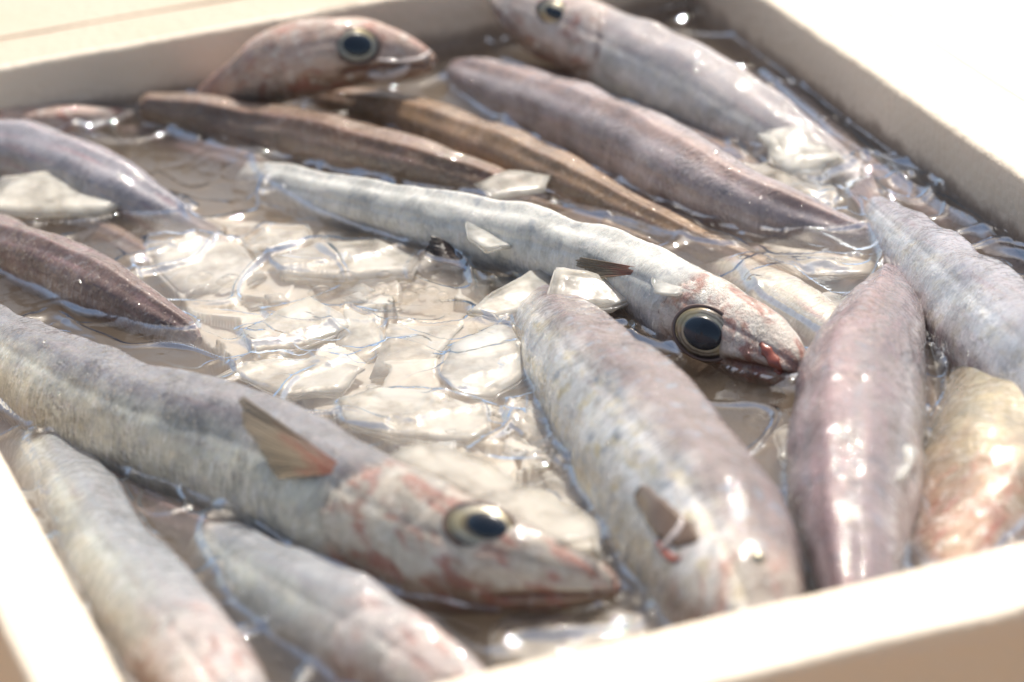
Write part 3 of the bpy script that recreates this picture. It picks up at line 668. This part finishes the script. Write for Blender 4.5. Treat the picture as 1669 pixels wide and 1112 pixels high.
# ------------------------------------------------------------------ ice
ICE_GROUP = 'ice pieces floating among the fish'
def ice(poly, h, label, mat=None, thick=.3, tilt=(0, 0), name='ice_slab', rough=.04, group=ICE_GROUP, sub=3, solid=True):
    """poly: outline in the picture, at height h; the slab has its own thickness and tilt (cm per cm)"""
    if h < .5: h += .08
    thick *= .6
    c0 = P(sum(p[0] for p in poly) / len(poly), sum(p[1] for p in poly) / len(poly), h)
    pts = []
    for (x, y) in poly:
        r = M3 @ Vector((x - CX, CY - y, -F_PX))
        n = Vector((-tilt[0], -tilt[1], 1)).normalized()
        t = (c0 - CAM).dot(n) / r.dot(n); pts.append(CAM + r * t)
    bm = bmesh.new()
    top = [bm.verts.new(p) for p in pts]
    f = bm.faces.new(top)
    f.normal_update()
    if f.normal.z < 0: f.normal_flip()
    ext = bmesh.ops.extrude_face_region(bm, geom=[f])
    c = sum((p for p in pts), Vector()) / len(pts)
    for v in ext['geom']:
        if isinstance(v, bmesh.types.BMVert):
            v.co = c + (v.co - c) * random.uniform(.86, .98) - Vector((0, 0, thick * random.uniform(.8, 1.2)))
    bmesh.ops.recalc_face_normals(bm, faces=bm.faces[:])
    bmesh.ops.bevel(bm, geom=bm.edges[:], offset=min(.09, thick * .3), segments=2, affect='EDGES')
    bmesh.ops.triangulate(bm, faces=[f for f in bm.faces if len(f.verts) > 4])
    bmesh.ops.subdivide_edges(bm, edges=bm.edges[:], cuts=sub, use_grid_fill=True)
    for v in bm.verts:
        n = noise.noise_vector(v.co * 1.3 + Vector((h * 10, 0, 0))); n2 = noise.noise_vector(v.co * 4.5)
        v.co += n * rough * 1.6 + n2 * rough * .6
    vs_ = [v.co.copy() for v in bm.verts]
    bm.verts.index_update(); fs = [tuple(v.index for v in f.verts) for f in bm.faces]; bm.free()
    o = mesh_obj(name, vs_, fs, mat or M_ICE, solid=solid)
    tag(o, label, 'ice', group, 'thing'); return o
ice([(0, 285), (90, 274), (208, 276), (212, 330), (160, 352), (60, 350), (-30, 345)], .85, 'broad cream ice slab resting on the lavender fish at the left edge', thick=.3, tilt=(.0, .22))
ice([(430, 415), (520, 392), (620, 388), (690, 418), (672, 448), (560, 456), (455, 448)], .22, 'long pale ice slab just below the belly of the long white fish', tilt=(.0, .12), thick=.5)
ice([(235, 390), (330, 385), (400, 400), (440, 452), (380, 480), (300, 485), (250, 440)], .08, 'rough pale ice mound right of the lavender fish', mat=M_ICE3, tilt=(.05, .1), rough=.1, thick=.8)
ice([(390, 395), (430, 372), (500, 372), (512, 392), (450, 410), (410, 412)], .12, 'small cream ice flake above the long pale slab', tilt=(0, .1))
ice([(505, 478), (560, 510), (575, 535), (480, 568), (402, 572), (395, 535)], .3, 'pointed triangular ice slab in the centre of the open water', tilt=(-.05, .2), thick=.4)
ice([(560, 500), (612, 520), (640, 560), (600, 590), (545, 560)], .12, 'narrow ice slab leaning on the right of the pointed triangular slab', tilt=(.1, .12))
ice([(632, 525), (700, 530), (760, 528), (700, 600), (600, 618)], .12, 'flat smooth ice slab left of the frosty grey slab', tilt=(.0, .08))
ice([(545, 645), (625, 630), (700, 632), (800, 672), (805, 705), (760, 722), (640, 712), (560, 690)], .25, 'wide five-sided ice slab above the head of the grey-striped fish', tilt=(.0, .12), thick=.45)
ice([(715, 610), (735, 560), (830, 520), (862, 570), (858, 610), (800, 650), (735, 640)], .25, 'frosty grey-white ice slab against the tail of the silver fish', mat=M_ICE3, tilt=(-.08, .12), rough=.08)
ice([(755, 510), (800, 475), (862, 440), (905, 432), (900, 470), (885, 500), (810, 520)], .6, 'translucent wedge of ice leaning on the long white fish', tilt=(-.1, .25))
ice([(902, 432), (960, 440), (1030, 462), (1050, 480), (1000, 500), (930, 505), (885, 492)], 1.2, 'thick rounded ice slab covering the gill of the long white fish', mat=M_ICE, tilt=(.05, .3), thick=.5)
ice([(1062, 448), (1080, 438), (1125, 438), (1130, 470), (1105, 482), (1065, 476)], 1.75, 'thin square ice flake lying on the head of the long white fish', thick=.12, tilt=(-.1, .0), mat=M_ICE3)
ice([(758, 350), (800, 338), (850, 352), (850, 400), (790, 408), (760, 390)], 1.35, 'clear ice lump on the back of the long white fish', thick=.3, tilt=(-.1, .1), mat=M_ICE3)
ice([(625, 745), (680, 715), (770, 735), (870, 800), (980, 850), (985, 880), (900, 890), (850, 855), (760, 812)], 1.95, 'large glassy ice sheet draped over the brow of the grey-striped fish', mat=M_ICE2, tilt=(-.02, .05), thick=.25, rough=.07)
ice([(820, 800), (880, 795), (960, 830), (985, 905), (930, 912), (860, 880)], 1.0, 'grey ice lump between the grey-striped head and the silver fish', mat=M_ICE2, tilt=(.05, .15), thick=.5, rough=.1)
ice([(370, 600), (430, 585), (520, 580), (600, 600), (560, 640), (470, 650), (400, 625)], .15, 'frosted ice slab touching the back of the grey-striped fish', mat=M_ICE, tilt=(0, .05), rough=.08)
ice([(800, 1010), (880, 985), (980, 985), (1060, 1005), (1040, 1060), (900, 1090), (790, 1080)], .1, 'sunken grey ice mound in the front by the rim', mat=M_ICE2, rough=.12, thick=.8)
ice([(770, 300), (830, 275), (900, 285), (890, 310), (800, 325)], 1.2, 'small pinkish ice flake between the amber fish and the white fish', mat=M_ICE2, tilt=(0, .1), thick=.15)
ice([(1245, 420), (1340, 415), (1430, 428), (1420, 448), (1310, 452)], .2, 'long pale ice sliver left of the purple fish tail', mat=M_ICE2, tilt=(0, .1), thick=.25)
ice([(1290, 490), (1350, 475), (1410, 490), (1380, 515), (1310, 515)], .3, 'oval pale ice sliver behind the snout of the white fish', mat=M_ICE2, tilt=(0, .1), thick=.25)
ice([(1230, 225), (1280, 180), (1340, 215), (1370, 260), (1340, 300), (1270, 280)], .8, 'crumbled ice lump by the right wall behind the pinkish fish', mat=M_ICE3, tilt=(0, .2), rough=.22, thick=.5)
ice([(1200, 260), (1260, 262), (1330, 300), (1380, 315), (1360, 345), (1270, 320)], .4, 'ragged wet ice cluster below the crumbled lump by the right wall', mat=M_ICE2, tilt=(0, .1), rough=.2, thick=.5)
ice([(1450, 735), (1485, 712), (1495, 735), (1470, 775), (1448, 790), (1440, 762)], 1.75, 'white crumb of ice on the right side of the purple-backed fish', mat=M_ICE3, rough=.12, thick=.15, name='ice_crumb')
ice([(1455, 618), (1472, 612), (1478, 628), (1462, 634)], 1.7, 'tiny pale ice bead high on the purple-backed fish', mat=M_ICE3, rough=.05, thick=.15, name='ice_crumb')
ice([(820, 660), (880, 650), (920, 690), (930, 740), (880, 735), (830, 710)], .1, 'crushed ice patch left of the silver fish shoulder', mat=M_ICE2, rough=.16, thick=.5)
ice([(1260, 700), (1290, 680), (1300, 720), (1290, 760), (1262, 745)], -.1, 'dim ice lump in the gap left of the purple-backed fish', mat=M_ICE2, rough=.1, thick=.5)
ice([(1200, 610), (1250, 605), (1280, 640), (1250, 680), (1205, 660)], -.3, 'dark wet ice lump under the snout of the white fish', mat=M_ICE2, rough=.1, thick=.5)
def crushed():
    poly = [(190, 400), (225, 372), (330, 362), (450, 370), (560, 395), (720, 440), (860, 470), (890, 560), (930, 660), (985, 830), (1000, 960), (880, 900), (800, 820), (640, 740), (480, 660), (330, 560), (300, 500)]
    W = [P(x, y, -.3) for x, y in poly]
    x0, x1 = min(p.x for p in W), max(p.x for p in W); y0, y1 = min(p.y for p in W), max(p.y for p in W)
    rr = random.Random(5)
    cells = [(rr.uniform(x0, x1), rr.uniform(y0, y1), rr.uniform(-.32, .12), rr.uniform(-.22, .22), rr.uniform(-.25, .25)) for _ in range(170)]
    C = np.array(cells)
    def inside(x, y):
        r = False; j = len(W) - 1
        for i in range(len(W)):
            if (W[i].y > y) != (W[j].y > y) and x < (W[j].x - W[i].x) * (y - W[i].y) / (W[j].y - W[i].y) + W[i].x: r = not r
            j = i
        return r
    st = .07; nx, ny = int((x1 - x0) / st), int((y1 - y0) / st); idx = {}; vs_ = []; fs = []
    for j in range(ny):
        for i in range(nx):
            x, y = x0 + i * st, y0 + j * st
            if not inside(x, y): continue
            nn = noise.noise_vector(Vector((x * .9, y * .9, 0)))
            dd = (C[:, 0] - x - nn.x * .3) ** 2 + ((C[:, 1] - y - nn.y * .3) * .6) ** 2; k = int(dd.argmin())
            z = C[k, 2] + C[k, 3] * (x - C[k, 0]) + C[k, 4] * (y - C[k, 1])
            z = max(-.6, min(.26, z)) + .02 * noise.noise(Vector((x * 3, y * 3, 1)))
            idx[(i, j)] = len(vs_); vs_.append(Vector((x, y, WZ + z)))
    for (i, j), a_ in idx.items():
        if (i + 1, j) in idx and (i, j + 1) in idx and (i + 1, j + 1) in idx: fs.append((a_, idx[(i + 1, j)], idx[(i + 1, j + 1)], idx[(i, j + 1)]))
    o = mesh_obj('crushed_ice', vs_, fs, M_ICE4)
    md = o.modifiers.new('thick', 'SOLIDIFY'); md.thickness = .012; md.offset = -1
    tag(o, 'bed of broken ice flakes packed just under the water in the middle', 'ice', None, 'stuff')
crushed()
# small chips drifting in the open water
def chip(px, py, sz, h, mat, label):
    n = random.randint(4, 6); a0 = random.random() * 6
    poly = [(px + sz * random.uniform(.7, 1.2) * math.cos(a0 + 2 * math.pi * i / n), py + .5 * sz * random.uniform(.7, 1.2) * math.sin(a0 + 2 * math.pi * i / n)) for i in range(n)]
    ice(poly, h, label, mat=mat, thick=random.uniform(.1, .25), tilt=(random.uniform(-.2, .2), random.uniform(-.1, .3)), name='ice_chip', rough=.05, group='small ice chips drifting in the open water', sub=2, solid=False)
for i in range(24):
    while True:
        px, py = random.uniform(300, 880), random.uniform(400, 760)
        if py > 395 + (px - 430) * .33 and py < 560 + (px - 300) * .52: break
    chip(px, py, random.uniform(9, 30), random.uniform(-.12, .12), random.choice([M_ICE, M_ICE, M_ICE2, M_ICE3]), 'small irregular ice chip drifting in the open water between the big slabs')

# ------------------------------------------------------------------ water
NX, NY = 620, 700
def build_water():
    xs = np.linspace(XL - .1, XR + .1, NX); ys = np.linspace(YF - .1, YB + .1, NY)
    top = np.full((NY, NX), -99.0)
    dx, dy = xs[1] - xs[0], ys[1] - ys[0]
    # height of the solids seen from above: rasterise their vertices and face centres by ray casting
    allv, allf = [], []
    for v, f in ALL_SOLID:
        o = len(allv); allv += v; allf += [tuple(i + o for i in q) for q in f]
    bvh = BVHTree.FromPolygons(allv, allf)
    dn = Vector((0, 0, -1))
    for j in range(NY):
        y = ys[j]
        for i in range(NX):
            l = bvh.ray_cast(Vector((xs[i], y, WZ + 8)), dn)[0]
            if l is not None: top[j, i] = l.z - WZ
    solid = top > 0.28
    # distance to the nearest solid (chamfer sweeps)
    d = np.where(solid, 0.0, 9.0)
    d[:, :3] = 0; d[:, -3:] = 0; d[:3, :] = 0; d[-3:, :] = 0
    diag = math.hypot(dx, dy)
    for it in range(16):
        for (sj, si, w) in ((0, 1, dx), (0, -1, dx), (1, 0, dy), (-1, 0, dy), (1, 1, diag), (1, -1, diag), (-1, 1, diag), (-1, -1, diag)):
            d = np.minimum(d, np.roll(np.roll(d, sj, 0), si, 1) + w)
    z = np.zeros((NY, NX))
    for j in range(NY):
        for i in range(NX):
            x, y = xs[i], ys[j]
            n = noise.noise(Vector((x * .28, y * .22, 1.0))) * .10 + noise.noise(Vector((x * .8, y * .6, 4.0))) * .055 + noise.noise(Vector((x * 2.0, y * 1.4, 9.0))) * .016
            w = noise.noise(Vector((x * .34 + .5 * noise.noise(Vector((x * .5, y * .4, 3))), y * .30, 17.0)))
            w2 = noise.noise(Vector((x * .75 + y * .2, y * .6, 27.0)))
            n += .20 * math.exp(-(w / .075) ** 2) * (.5 + noise.noise(Vector((x * .3, y * .3, 40)))) + .07 * math.exp(-(w2 / .07) ** 2) * max(0, .4 + noise.noise(Vector((x * .25, y * .25, 50))) * 1.5)
            z[j, i] = n + .31
    z += .17 * np.exp(-d / .21)
    # thin film over the shallowly covered parts
    film = np.exp(-((top - .24) / .12) ** 2) * .05
    z += film
    verts = np.empty((NY * NX, 3)); X, Y = np.meshgrid(xs, ys)
    verts[:, 0] = X.ravel(); verts[:, 1] = Y.ravel(); verts[:, 2] = (WZ + z).ravel()
    idx = np.arange(NY * NX).reshape(NY, NX)
    q = np.stack([idx[:-1, :-1], idx[:-1, 1:], idx[1:, 1:], idx[1:, :-1]], -1).reshape(-1, 4)
    border = list(idx[0, :]) + list(idx[1:, -1]) + list(idx[-1, ::-1][1:]) + list(idx[::-1, 0][1:-1])
    nb_ = NY * NX; low = verts[border].copy(); low[:, 2] = 1.4
    verts = np.vstack([verts, low]); faces = q.tolist(); m = len(border)
    for i in range(m):
        a_, b_ = border[i], border[(i + 1) % m]; faces.append((b_, a_, nb_ + i, nb_ + (i + 1) % m))
    faces.append(tuple(nb_ + i for i in range(m - 1, -1, -1)))
    me = bpy.data.meshes.new('water'); org = np.array([0, 0, 1.4])
    me.from_pydata(((verts - org) * CM).tolist(), [], faces); me.update()
    me.polygons.foreach_set('use_smooth', [True] * (len(faces) - m - 1) + [False] * (m + 1))
    me.materials.append(M_WATER)
    o = bpy.data.objects.new('water', me); col.objects.link(o); o.location = org * CM
    tag(o, kind='structure')
    return z, xs, ys, solid
WATER = build_water()
# bubbles on the water
def water_h(x, y):
    z, xs, ys, solid = WATER
    i = int(np.clip(np.searchsorted(xs, x), 0, NX - 1)); j = int(np.clip(np.searchsorted(ys, y), 0, NY - 1))
    return z[j, i], solid[j, i]
def bubble(px, py, r, label, grp):
    p = P(px, py, 0); h, s = water_h(p.x, p.y)
    if s: return
    c = Vector((p.x, p.y, WZ + h - .01)); vs_, fs = [], []
    seg, rg = 20, 7; hh = r * .55
    for i in range(rg):
        a_ = (i / (rg - 1)) * math.pi / 2
        for j in range(seg):
            b_ = 2 * math.pi * j / seg
            flare = 1.0 + (.25 if i == 0 else 0)
            vs_.append(c + Vector((r * flare * math.cos(a_) * math.cos(b_), r * flare * math.cos(a_) * math.sin(b_), hh * math.sin(a_))))
    for i in range(rg - 1):
        for j in range(seg):
            a_, b_ = i * seg + j, i * seg + (j + 1) % seg; fs.append((a_, b_, b_ + seg, a_ + seg))
    o = mesh_obj('bubble', vs_, fs, M_BUB); tag(o, label, 'bubble', grp)
for (cx_, cy_, sx, sy, n, w) in ((655, 490, 85, 28, 26, 'below the long pale ice slab'), (900, 770, 60, 42, 20, 'beside the silver fish shoulder'), (350, 480, 60, 20, 9, 'right of the plum brown fish'),
                              (1000, 700, 90, 30, 0, ''), (430, 720, 0, 0, 0, '')):
    for i in range(n):
        bubble(cx_ + random.gauss(0, sx * .5), cy_ + random.gauss(0, sy * .5), random.choice([.08, .12, .16, .22, .32]), 'small clear bubble on the water ' + w, 'water bubbles ' + w)
for o in list(bpy.data.objects):
    if '_o' in o: del o['_o']
